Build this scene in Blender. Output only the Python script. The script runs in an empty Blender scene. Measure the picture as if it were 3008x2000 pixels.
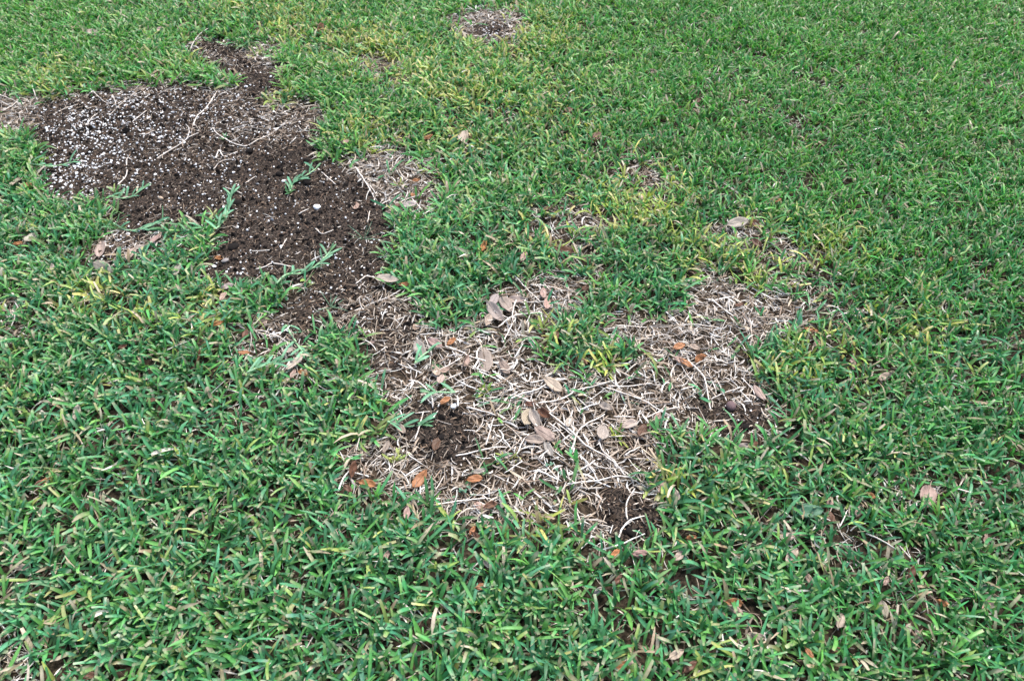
import bpy, math
import numpy as np

# ------------------------------------------------------------------ camera, sky, sun, exposure
scene = bpy.context.scene
COL = scene.collection
CAM_H, PITCH, LENS, SENS = 1.5, math.radians(45), 18.0, 23.7
cam_d = bpy.data.cameras.new('camera')
cam_d.lens, cam_d.sensor_width, cam_d.clip_start, cam_d.clip_end = LENS, SENS, 0.05, 500
cam_d.dof.use_dof, cam_d.dof.focus_distance, cam_d.dof.aperture_fstop = True, 1.95, 4.0
cam = bpy.data.objects.new('camera', cam_d); COL.objects.link(cam)
cam.location = (0, 0, CAM_H); cam.rotation_euler = (math.pi/2 - PITCH, 0, 0)
scene.camera = cam
world = bpy.data.worlds.new('World'); scene.world = world; world.use_nodes = True
wn = world.node_tree.nodes; wn.clear()
SUN_EL, SUN_ROT = math.radians(62), math.radians(35)
sky = wn.new('ShaderNodeTexSky'); sky.sky_type = 'NISHITA'; sky.sun_disc = False
sky.sun_elevation, sky.sun_rotation = SUN_EL, SUN_ROT
sky.air_density, sky.dust_density, sky.ozone_density = 1.0, 4.0, 1.0
bg = wn.new('ShaderNodeBackground'); bg.inputs[1].default_value = 0.12
wo = wn.new('ShaderNodeOutputWorld')
world.node_tree.links.new(sky.outputs[0], bg.inputs[0]); world.node_tree.links.new(bg.outputs[0], wo.inputs[0])
sun_d = bpy.data.lights.new('sun', 'SUN'); sun_d.energy, sun_d.angle, sun_d.color = 1.5, math.radians(22), (1, .99, .97)
sun = bpy.data.objects.new('sun', sun_d); COL.objects.link(sun)
sun.location = (0, 0, 8)
sun.rotation_euler = (math.pi/2 - SUN_EL, 0, math.pi - SUN_ROT)   # lit from the side the sky's sun stands on
scene.view_settings.view_transform = 'Standard'; scene.view_settings.look = 'None'
scene.view_settings.gamma = 1; scene.view_settings.use_curve_mapping = False
scene.view_settings.exposure = 1.42

rng = np.random.default_rng(11)
PI = math.pi

# ------------------------------------------------------------------ photograph grid <-> ground
F = LENS/SENS*3008
sp, cp = math.sin(PITCH), math.cos(PITCH)
def ground(u, v, z=0.0):
    """ground point that the photograph shows at (u, v)"""
    dx, dy = (u-1504)/F, -(v-1000)/F
    wx, wy, wz = dx, dy*sp + cp, dy*cp - sp
    s = (z - CAM_H)/wz
    return np.array([wx*s, wy*s])
def photo(x, y, z=0.0):
    depth = y*cp + (CAM_H - z)*sp
    depth = np.maximum(depth, 0.05)
    up = y*sp - (CAM_H - z)*cp
    return 1504 + F*x/depth, 1000 - F*up/depth

# ------------------------------------------------------------------ value noise
def hash2(ix, iy, seed):
    h = (ix.astype(np.int64)*374761393 + iy.astype(np.int64)*668265263 + seed*1442695041) & 0xffffffff
    h = ((h ^ (h >> 13))*1274126177) & 0xffffffff
    return ((h ^ (h >> 16)) & 0xffff)/65535.0
def noise(x, y, scale, seed=0, octaves=1):
    x = np.asarray(x, float)/scale; y = np.asarray(y, float)/scale
    tot, amp, nrm = 0, 1, 0
    for o in range(octaves):
        ix, iy = np.floor(x), np.floor(y); fx, fy = x-ix, y-iy
        fx = fx*fx*(3-2*fx); fy = fy*fy*(3-2*fy)
        a, b = hash2(ix, iy, seed+o), hash2(ix+1, iy, seed+o)
        c, d = hash2(ix, iy+1, seed+o), hash2(ix+1, iy+1, seed+o)
        tot = tot + amp*((a*(1-fx)+b*fx)*(1-fy) + (c*(1-fx)+d*fx)*fy); nrm += amp
        amp *= .5; x = x*2.03+5.1; y = y*2.03+1.7
    return tot/nrm*2-1
def sstep(a, b, x):
    t = np.clip((x-a)/(b-a), 0, 1); return t*t*(3-2*t)

# ------------------------------------------------------------------ where the patches lie on the ground
K = 3008/2358.0
SOIL_POLYS = [
 [(70,262),(150,232),(270,210),(420,200),(450,212),(520,212),(548,196),(470,150),(430,128),(480,100),(545,112),(570,150),(600,155),(640,160),(645,215),(605,230),(620,262),(690,250),(738,262),(745,330),(730,365),(790,385),(830,415),(870,455),(905,490),(918,560),(868,590),(880,630),(860,655),(872,690),(950,700),(985,735),(945,790),(910,862),(858,850),(838,800),(800,770),(770,755),(725,765),(715,800),(640,795),(575,745),(650,745),(672,690),(730,650),(660,655),(520,645),(470,645),(505,590),(500,545),(515,495),(470,522),(350,530),(330,555),(250,605),(205,600),(285,530),(250,480),(315,440),(160,470),(110,458),(95,400),(88,330)],
 [(1095,58),(1155,55),(1168,85),(1140,112),(1100,105),(1090,80)],
 [(1640,936),(1745,930),(1758,980),(1695,1012),(1640,1000)],
 [(1385,1125),(1445,1125),(1512,1195),(1500,1250),(1420,1258),(1392,1200)],
 [(925,930),(1000,920),(1080,960),(1100,1030),(1050,1075),(985,1050),(930,1010)],
 [(1580,930),(1620,925),(1625,965),(1590,965)],
]
STRAW_POLYS = [
 [(860,860),(930,850),(965,780),(985,740),(1010,780),(1100,770),(1140,720),(1160,680),(1240,640),(1350,645),(1340,690),(1250,740),(1235,790),(1215,830),(1260,850),(1330,870),(1400,872),(1480,815),(1390,760),(1440,735),(1520,745),(1590,720),(1575,665),(1650,640),(1720,690),(1830,740),(1770,785),(1690,790),(1700,830),(1740,860),(1765,930),(1750,1000),(1640,1015),(1590,985),(1500,960),(1505,1060),(1480,1100),(1510,1170),(1515,1240),(1440,1268),(1370,1240),(1300,1175),(1150,1195),(1000,1175),(930,1140),(840,1130),(785,1100),(830,1040),(925,1020),(925,940),(880,900)],
 [(810,385),(870,352),(930,348),(975,385),(1005,440),(985,490),(930,490),(880,460),(845,430)],
 [(1040,50),(1130,30),(1210,45),(1190,100),(1125,115),(1060,90)],
 [(-60,225),(95,235),(105,285),(60,300),(-60,310)],
 [(640,265),(735,255),(745,320),(660,330),(560,300)],
 [(800,690),(870,680),(960,700),(985,745),(930,860),(870,850),(860,760)],
 [(260,560),(350,540),(370,570),(300,600)],
]
# spots where straw shows through living grass
SOFT_POLYS = [
 [(1420,400),(1490,378),(1535,430),(1500,470),(1430,440)],
 [(550,108),(650,98),(660,135),(560,150)],
 [(560,760),(640,790),(720,810),(700,880),(640,870),(560,830)],
 [(1640,540),(1740,510),(1850,600),(1820,640),(1700,610)],
 [(1230,480),(1330,470),(1400,540),(1330,590),(1240,560)],
 [(1390,730),(1480,720),(1560,760),(1480,800),(1400,780)],
 [(2040,1120),(2150,1120),(2160,1180),(2060,1190)],
 [(830,130),(930,150),(920,190),(840,180)],
 [(1800,630),(1900,650),(1960,720),(1850,740),(1780,690)],
 [(0,700),(50,690),(60,780),(0,790)],
 [(0,1480),(60,1500),(70,1568),(0,1568)],
]
# thin spots in the turf: centre, radii, how much of the grass is gone
THIN = [(1290,540,90,55,.6),(1250,500,60,30,.4),(1460,470,80,60,.35),(1700,560,110,60,.5),(1560,760,120,60,.35),
 (1780,700,60,40,.4),(2100,1150,70,45,.6),(1880,1190,80,40,.45),(2050,770,90,70,.35),(2000,860,80,40,.35),(1840,1270,60,40,.5),(1720,1470,70,40,.55),(2120,1440,60,30,.4),
 (1830,1430,60,40,.35),(560,900,70,60,.35),(650,880,60,40,.5),(210,640,70,40,.35),(860,1210,120,50,.3),
 (300,1220,60,60,.45),(80,1290,60,50,.35),(20,740,60,60,.5),(40,1530,70,50,.6),(1200,1250,120,50,.45),
 (1060,370,60,40,.3),(900,180,80,40,.4),(1080,250,60,35,.3),(850,150,50,40,.4),(1300,1330,80,40,.3),(1740,1250,60,40,.35),(1620,1400,60,40,.4),(1150,1090,60,30,.3),(1060,20,60,25,.5),(1900,210,40,30,.5),(730,100,60,40,.3)]
# where blades have gone yellow
YELLOW = [(860,130,70,45,.8),(770,110,60,40,.5),(900,150,90,50,.5),(1050,160,130,90,.28),(1200,100,110,70,.5),(1160,200,200,110,.3),(1060,220,60,45,.5),(880,320,60,40,.5),(1070,330,60,40,.5),
 (1470,470,90,70,.65),(1330,520,120,60,.4),(1750,600,160,80,.5),(1900,570,90,50,.6),(1680,680,70,40,.5),(880,1060,50,35,.85),(1250,1190,90,40,.6),(1130,1190,80,30,.4),
 (1390,840,40,30,.7),(1260,780,50,35,.6),(1440,780,60,40,.35),(1720,850,60,50,.6),(1560,580,60,40,.4),(480,730,40,40,.5),(210,700,70,40,.5),(300,740,60,40,.4),(130,180,60,40,.5),
 (620,20,150,40,.35),(450,150,60,30,.35),(680,60,100,60,.35),(2090,760,120,80,.3),(1900,850,120,90,.25),(1950,1050,150,100,.15),(1520,1130,60,50,.4),(1620,1130,60,40,.3),(520,380,40,20,.3),(910,440,40,20,.4),(640,240,50,30,.5),(1240,310,180,70,.22)]
PERLITE = [(230,320,110,55,1.),(170,390,80,45,1.),(150,430,70,30,1.),(330,300,120,55,.75),(430,270,160,60,.5),(300,240,110,30,.6),(420,400,160,80,.28),(600,450,200,120,.12),(720,600,150,120,.10),(290,560,80,40,.4),(560,620,70,40,.3),(700,750,80,60,.12),(1130,85,30,20,.5),(1690,965,40,25,.25)]

# loose straw lying on the bare soil
LITTER = [(640,290,110,45,.9),(500,290,70,60,.5),(530,250,90,35,.5),(300,222,170,22,.7),(200,240,60,30,.6),(470,130,60,30,.6),(860,760,90,80,1.),(930,720,50,40,.8),(620,780,60,40,.8),(300,570,60,30,.7),(700,610,60,30,.4),(1050,1030,40,30,.4),(1130,100,30,12,.6),(860,600,40,60,.4)]
GX0, GX1, GY0, GY1, GS = -560, 2920, -420, 2000, 5
gxs, gys = np.arange(GX0, GX1, GS), np.arange(GY0, GY1, GS)
GXX, GYY = np.meshgrid(gxs, gys)
def poly_sd(poly, X, Y):
    """signed distance to a polygon, positive inside"""
    d = np.full(X.shape, 1e9); ins = np.zeros(X.shape, bool)
    n = len(poly)
    for i in range(n):
        (x0, y0), (x1, y1) = poly[i], poly[(i+1) % n]
        ex, ey = x1-x0, y1-y0
        t = np.clip(((X-x0)*ex + (Y-y0)*ey)/(ex*ex+ey*ey), 0, 1)
        d = np.minimum(d, np.hypot(X-x0-t*ex, Y-y0-t*ey))
        if y0 != y1:
            c = ((y0 <= Y) != (y1 <= Y)) & (X < x0 + (Y-y0)/(y1-y0)*ex); ins ^= c
    return np.where(ins, d, -d)
def polys_field(polys):
    f = np.full(GXX.shape, -1e9)
    for p in polys: f = np.maximum(f, poly_sd(p, GXX, GYY))
    return f
def blobs_field(bl):
    f = np.zeros(GXX.shape)
    for cx, cy, rx, ry, s in bl:
        f = np.maximum(f, s*np.exp(-((GXX-cx)/rx)**2*.7 - ((GYY-cy)/ry)**2*.7))
    return f
FIELD = dict(soil=polys_field(SOIL_POLYS), straw=polys_field(STRAW_POLYS), soft=polys_field(SOFT_POLYS), thin=blobs_field(THIN),
             yellow=blobs_field(YELLOW), litter=blobs_field(LITTER), perlite=blobs_field(PERLITE))
def sample(name, px, py):
    f = FIELD[name]
    fx = np.clip((px-GX0)/GS, 0, f.shape[1]-1.001); fy = np.clip((py-GY0)/GS, 0, f.shape[0]-1.001)
    ix, iy = fx.astype(int), fy.astype(int); ax, ay = fx-ix, fy-iy
    return (f[iy,ix]*(1-ax)+f[iy,ix+1]*ax)*(1-ay) + (f[iy+1,ix]*(1-ax)+f[iy+1,ix+1]*ax)*ay
def fields(x, y):
    x, y = np.atleast_1d(x).astype(float), np.atleast_1d(y).astype(float)
    u, v = photo(x, y); px, py = u/K, v/K
    wa = np.clip(2.0/(y*cp+CAM_H*sp), .4, 1.3)
    px = px + 20*wa*noise(x, y, .08, 3, 3) + 12*wa*noise(x, y, .2, 13); py = py + 17*wa*noise(x, y, .06, 7, 3)
    sd, td, fd = sample('soil', px, py), sample('straw', px, py), sample('soft', px, py)
    soil = sstep(-8, 12, sd)
    rim = np.exp(-((sd+3)/11)**2)
    rag = sstep(-.35, .35, noise(x, y, .05, 71, 2))
    straw = np.maximum(sstep(-32, 6, td), .85*sstep(-30, 8, fd)*(.35+.65*rag))*(1-soil*.8)
    gone = 1-(1-sstep(-24*wa, 10*wa, sd))*(1-.97*sstep(-44*wa, 12*wa, td))*(1-sstep(-40*wa, 14*wa, fd)*(.30+.66*rag))
    far = (np.abs(u-1504) > 2300) | (v > 2500) | (v < -500)
    z = np.where(far, 0, 1)
    return dict(rim=rim*z, gone=gone*z, soil=soil*z, straw=straw*z, thin=sample('thin', px, py)*z, yellow=sample('yellow', px, py)*z, litter=sample('litter', px, py)*z,
                perlite=sample('perlite', px, py)*z, px=px, py=py, u=u, v=v)
def H0(x, y):
    return .016*noise(x, y, .55, 21, 2) + .007*noise(x, y, .13, 22, 2)
def soil_fine(x, y):
    n = noise(x, y, .022, 31, 3); n2 = noise(x, y, .07, 33, 2)
    return .0035*n + .007*n2 + .004*np.maximum(noise(x, y, .035, 37, 2)-.25, 0)*3
def Htop(x, y, soil=None):
    if soil is None: soil = fields(x, y)['soil']
    return H0(x, y) + soil*.008 + soil*soil_fine(x, y)

# ------------------------------------------------------------------ mesh helpers
def make_mesh(name, verts, faces, cols=None, smooth=True):
    """verts (N,3); faces (M,k) one face size; cols (N,3) linear"""
    me = bpy.data.meshes.new(name)
    verts = np.ascontiguousarray(verts, np.float32); faces = np.ascontiguousarray(faces, np.int32)
    M, k = faces.shape
    me.vertices.add(len(verts)); me.vertices.foreach_set('co', verts.ravel())
    me.loops.add(M*k); me.loops.foreach_set('vertex_index', faces.ravel())
    me.polygons.add(M); me.polygons.foreach_set('loop_start', np.arange(0, M*k, k, dtype=np.int32))
    me.polygons.foreach_set('use_smooth', np.full(M, smooth))
    me.update(calc_edges=True)
    if cols is not None:
        ca = me.color_attributes.new('Col', 'FLOAT_COLOR', 'POINT')
        c4 = np.ones((len(verts), 4), np.float32); c4[:, :3] = np.clip(cols, 0, 1)
        ca.data.foreach_set('color', c4.ravel())
    return me
def add(name, me, mat, parent=None, loc=None, label=None, cat=None, group=None, kind=None):
    o = bpy.data.objects.new(name, me); COL.objects.link(o)
    if me is not None and mat is not None:
        me.materials.clear(); me.materials.append(mat)
    if parent is not None: o.parent = parent
    if loc is not None: o.location = loc
    for k, val in (('label', label), ('category', cat), ('group', group), ('kind', kind)):
        if val: o[k] = val
    return o
def grid_faces(N, rows, cols, wrap=False):
    r, c = np.meshgrid(np.arange(rows-1), np.arange(cols if wrap else cols-1), indexing='ij')
    r, c = r.ravel(), c.ravel(); c1 = (c+1) % cols
    q = np.stack([r*cols+c, r*cols+c1, (r+1)*cols+c1, (r+1)*cols+c], 1)
    return (np.arange(N)[:, None, None]*rows*cols + q[None]).reshape(-1, 4)
PROF = {'blade': ([0, .12, .45, .75, .92, 1], [.62, .85, 1, .93, .70, .22]),
        'cut':   ([0, .12, .45, .80, .97, 1], [.62, .85, 1, .96, .90, .78]),
        'dry':   ([0, .15, .5, .8, 1], [.5, .9, 1, .7, .15]),
        'thin':  ([0, .2, .5, .8, 1], [.8, 1, .9, .55, .06])}
def ribbons(base, az, e0, e1, L, W, roll, c0, c1, rows=6, cols=3, fold=.16, bend=0., prof='blade', tip=None, mid=1.25, wave=0.):
    """N curved ribbon blades with a folded midline"""
    N = len(base); t = np.linspace(0, 1, rows)
    el = e0[:, None] + (e1-e0)[:, None]*t[None]
    a = az[:, None] + np.broadcast_to(np.asarray(bend), (N,))[:, None]*t[None]
    d = np.stack([np.cos(el)*np.cos(a), np.cos(el)*np.sin(a), np.sin(el)], -1)
    seg = np.zeros_like(d); seg[:, 1:] = .5*(d[:, 1:]+d[:, :-1])*(L[:, None, None]/(rows-1))
    pos = base[:, None] + np.cumsum(seg, 1)
    s0 = np.stack([-np.sin(a), np.cos(a), np.zeros_like(a)], -1)
    n0 = np.cross(d, s0)
    rl = roll[:, None] + wave*np.sin(t[None]*4 + roll[:, None]*9)
    cr, sr = np.cos(rl)[..., None], np.sin(rl)[..., None]
    side, nor = cr*s0 + sr*n0, -sr*s0 + cr*n0
    w = np.interp(t, *PROF[prof])[None]*W[:, None]*.5
    s = np.linspace(-1, 1, cols)
    P = pos[:, :, None] + side[:, :, None]*(w[:, :, None]*s)[..., None] + nor[:, :, None]*(w[:, :, None]*np.abs(s)*fold*2)[..., None]
    tt = sstep(0, 1, t)
    C = c0[:, None]*(1-tt)[None, :, None] + c1[:, None]*tt[None, :, None]
    if tip is not None: C[:, -1] = tip
    C = np.repeat(C[:, :, None], cols, 2)
    if cols == 3: C[:, :, 1] *= mid
    return P.reshape(-1, 3), grid_faces(N, rows, cols), C.reshape(-1, 3)
def tubes(base, az, el, L, R, c0, c1, rows=4, sides=4, bend=0., lift=0.):
    """N tapered curved stalks"""
    N = len(base); t = np.linspace(0, 1, rows)
    a = az[:, None] + np.broadcast_to(np.asarray(bend), (N,))[:, None]*t
    e = el[:, None] + np.broadcast_to(np.asarray(lift), (N,))[:, None]*t
    d = np.stack([np.cos(e)*np.cos(a), np.cos(e)*np.sin(a), np.sin(e)], -1)
    seg = np.zeros_like(d); seg[:, 1:] = .5*(d[:, 1:]+d[:, :-1])*(L[:, None, None]/(rows-1))
    pos = base[:, None] + np.cumsum(seg, 1)
    s0 = np.stack([-np.sin(a), np.cos(a), 0*a], -1); n0 = np.cross(d, s0)
    th = np.arange(sides)/sides*2*PI
    r = (R[:, None]*(1-.25*t))[:, :, None, None]
    P = pos[:, :, None] + r*(s0[:, :, None]*np.cos(th)[:, None] + n0[:, :, None]*np.sin(th)[:, None]*.75)
    C = c0[:, None]*(1-t)[None, :, None] + c1[:, None]*t[None, :, None]
    return P.reshape(-1, 3), grid_faces(N, rows, sides, True), np.repeat(C[:, :, None], sides, 2).reshape(-1, 3)
def join(parts):
    V, Fc, C, off = [], [], [], 0
    for v, f, c in parts:
        V.append(v); Fc.append(f+off); C.append(c); off += len(v)
    return np.concatenate(V), np.concatenate(Fc), np.concatenate(C)

# ------------------------------------------------------------------ materials
def new_mat(name):
    m = bpy.data.materials.new(name); m.use_nodes = True; m.node_tree.nodes.clear()
    return m, m.node_tree.nodes, m.node_tree.links
def mat_organic(name, rough, spec, transl=0., nscale=300., namt=.25, bump=0.):
    m, n, l = new_mat(name)
    at = n.new('ShaderNodeAttribute'); at.attribute_name = 'Col'
    geo = n.new('ShaderNodeTexCoord')
    nz = n.new('ShaderNodeTexNoise'); nz.inputs['Scale'].default_value = nscale; nz.inputs['Detail'].default_value = 4
    l.new(geo.outputs['Object'], nz.inputs['Vector'])
    mr = n.new('ShaderNodeMapRange'); mr.inputs[1].default_value = .3; mr.inputs[2].default_value = .7
    mr.inputs[3].default_value = 1-namt; mr.inputs[4].default_value = 1+namt
    l.new(nz.outputs[0], mr.inputs[0])
    mx = n.new('ShaderNodeVectorMath'); mx.operation = 'SCALE'
    l.new(at.outputs['Color'], mx.inputs[0]); l.new(mr.outputs[0], mx.inputs['Scale'])
    p = n.new('ShaderNodeBsdfPrincipled'); p.inputs['Roughness'].default_value = rough
    p.inputs['Specular IOR Level'].default_value = spec
    l.new(mx.outputs[0], p.inputs['Base Color'])
    out = n.new('ShaderNodeOutputMaterial'); sh = p.outputs[0]
    if bump:
        b = n.new('ShaderNodeBump'); b.inputs['Strength'].default_value = bump; b.inputs['Distance'].default_value = .001
        l.new(nz.outputs[0], b.inputs['Height']); l.new(b.outputs[0], p.inputs['Normal'])
    if transl:
        tr = n.new('ShaderNodeBsdfTranslucent'); hs = n.new('ShaderNodeHueSaturation')
        hs.inputs['Saturation'].default_value = 1.1; hs.inputs['Value'].default_value = 1.25
        l.new(mx.outputs[0], hs.inputs['Color']); l.new(hs.outputs[0], tr.inputs[0])
        ms = n.new('ShaderNodeMixShader'); ms.inputs[0].default_value = transl
        l.new(sh, ms.inputs[1]); l.new(tr.outputs[0], ms.inputs[2]); sh = ms.outputs[0]
    l.new(sh, out.inputs[0]); return m
M_BLADE = mat_organic('grass_blade', .42, .32, .28, 140, .16)
M_DRY = mat_organic('dry_straw', .7, .25, .12, 260, .22)
M_STEM = mat_organic('dead_stem', .6, .3, 0, 220, .22, .3)
M_LEAF = mat_organic('dead_leaf', .55, .35, .10, 160, .16, .25)
M_CRUMB = mat_organic('soil_crumb', .95, .1, 0, 400, .3, .5)
M_STONE = mat_organic('stone', .8, .3, 0, 150, .15, .4)
def mat_soil():
    m, n, l = new_mat('soil')
    tc = n.new('ShaderNodeTexCoord')
    def tex(kind, sc, det=6):
        t = n.new(kind); t.inputs['Scale'].default_value = sc
        if 'Detail' in t.inputs: t.inputs['Detail'].default_value = det
        l.new(tc.outputs['Object'], t.inputs['Vector']); return t
    a, b = tex('ShaderNodeTexNoise', 9), tex('ShaderNodeTexNoise', 160, 8)
    r = n.new('ShaderNodeValToRGB'); e = r.color_ramp.elements
    e[0].position, e[0].color = .35, (.0028, .0026, .0026, 1); e[1].position, e[1].color = .72, (.0098, .0083, .0075, 1)
    mx = n.new('ShaderNodeMath'); mx.operation = 'MULTIPLY_ADD'; mx.inputs[1].default_value = .5
    l.new(a.outputs[0], mx.inputs[0]); h = n.new('ShaderNodeMath'); h.operation = 'MULTIPLY'; h.inputs[1].default_value = .5
    l.new(b.outputs[0], h.inputs[0]); l.new(h.outputs[0], mx.inputs[2]); l.new(mx.outputs[0], r.inputs[0])
    v = tex('ShaderNodeTexVoronoi', 330)
    r2 = n.new('ShaderNodeValToRGB'); e = r2.color_ramp.elements
    e[0].position, e[0].color = .90, (0, 0, 0, 1); e[1].position, e[1].color = .96, (1, 1, 1, 1)
    sx = n.new('ShaderNodeSeparateColor'); l.new(v.outputs['Color'], sx.inputs[0]); l.new(sx.outputs[0], r2.inputs[0])
    mc = n.new('ShaderNodeMix'); mc.data_type = 'RGBA'; mc.inputs['B'].default_value = (.055, .041, .031, 1)
    l.new(r2.outputs[0], mc.inputs['Factor']); l.new(r.outputs[0], mc.inputs['A'])
    p = n.new('ShaderNodeBsdfPrincipled'); p.inputs['Roughness'].default_value = .92; p.inputs['Specular IOR Level'].default_value = .15
    l.new(mc.outputs['Result'], p.inputs['Base Color'])
    bp = n.new('ShaderNodeBump'); bp.inputs['Strength'].default_value = .9; bp.inputs['Distance'].default_value = .004
    l.new(b.outputs[0], bp.inputs['Height']); l.new(bp.outputs[0], p.inputs['Normal'])
    o = n.new('ShaderNodeOutputMaterial'); l.new(p.outputs[0], o.inputs[0]); return m
M_SOIL = mat_soil()
def mat_ground():
    """earth with rotted thatch; turns to turf colour beyond where single blades are built"""
    m, n, l = new_mat('ground_thatch')
    tc = n.new('ShaderNodeTexCoord')
    a = n.new('ShaderNodeTexNoise'); a.inputs['Scale'].default_value = 120; a.inputs['Detail'].default_value = 8
    l.new(tc.outputs['Object'], a.inputs['Vector'])
    r = n.new('ShaderNodeValToRGB'); e = r.color_ramp.elements
    e[0].position, e[0].color = .35, (.014, .011, .008, 1); e[1].position, e[1].color = .72, (.085, .062, .042, 1)
    l.new(a.outputs[0], r.inputs[0])
    r3 = n.new('ShaderNodeValToRGB'); e = r3.color_ramp.elements
    e[0].position, e[0].color = .3, (.025, .07, .02, 1); e[1].position, e[1].color = .7, (.09, .17, .06, 1)
    l.new(a.outputs[0], r3.inputs[0])
    at = n.new('ShaderNodeAttribute'); at.attribute_name = 'Col'
    mc = n.new('ShaderNodeMix'); mc.data_type = 'RGBA'
    l.new(at.outputs['Fac'], mc.inputs['Factor']); l.new(r.outputs[0], mc.inputs['A']); l.new(r3.outputs[0], mc.inputs['B'])
    p = n.new('ShaderNodeBsdfPrincipled'); p.inputs['Roughness'].default_value = .95; p.inputs['Specular IOR Level'].default_value = .1
    l.new(mc.outputs['Result'], p.inputs['Base Color'])
    bp = n.new('ShaderNodeBump'); bp.inputs['Strength'].default_value = .8; bp.inputs['Distance'].default_value = .006
    l.new(a.outputs[0], bp.inputs['Height']); l.new(bp.outputs[0], p.inputs['Normal'])
    o = n.new('ShaderNodeOutputMaterial'); l.new(p.outputs[0], o.inputs[0]); return m
M_GROUND = mat_ground()

# ------------------------------------------------------------------ the ground sheet
def axis(lo, hi, step, far):
    mid = np.arange(lo, hi+step/2, step); ext = [.1, .3, .7, 1.5, 3, 6, 12, 25, 50, far]
    return np.concatenate([[lo-e for e in ext[::-1]], mid, [hi+e for e in ext]])
ax, ay = axis(-4.2, 4.2, .03, 110), axis(-.6, 5.8, .03, 110)
X, Y = np.meshgrid(ax, ay)
Zg = H0(X, Y)
far = np.clip(np.maximum.reduce([np.abs(X)-3.4, Y-4.85, -.3-Y])/.8, 0, 1).ravel()
nv, nu = X.shape
add('ground', make_mesh('ground', np.stack([X, Y, Zg], -1).reshape(-1, 3), grid_faces(1, nv, nu), np.repeat(far[:, None], 3, 1)), M_GROUND, kind='structure')

# bare soil: fine relief, only where the turf is gone
st = .0055
bx, by = np.arange(-2.3, 1.2, st), np.arange(.7, 3.9, st)
X, Y = np.meshgrid(bx, by)
fs = fields(X.ravel(), Y.ravel()); so = fs['soil']
Z = H0(X, Y).ravel() + so*.008 + so*soil_fine(X.ravel(), Y.ravel()) - (so < .06)*.004 + .0008
gf = grid_faces(1, *X.shape); keep = (so[gf] > .03).any(1); gf = gf[keep]
idx, inv = np.unique(gf, return_inverse=True)
add('bare_soil', make_mesh('bare_soil', np.stack([X.ravel(), Y.ravel(), Z], -1)[idx], inv.reshape(-1, 4)), M_SOIL, kind='structure')

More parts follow.
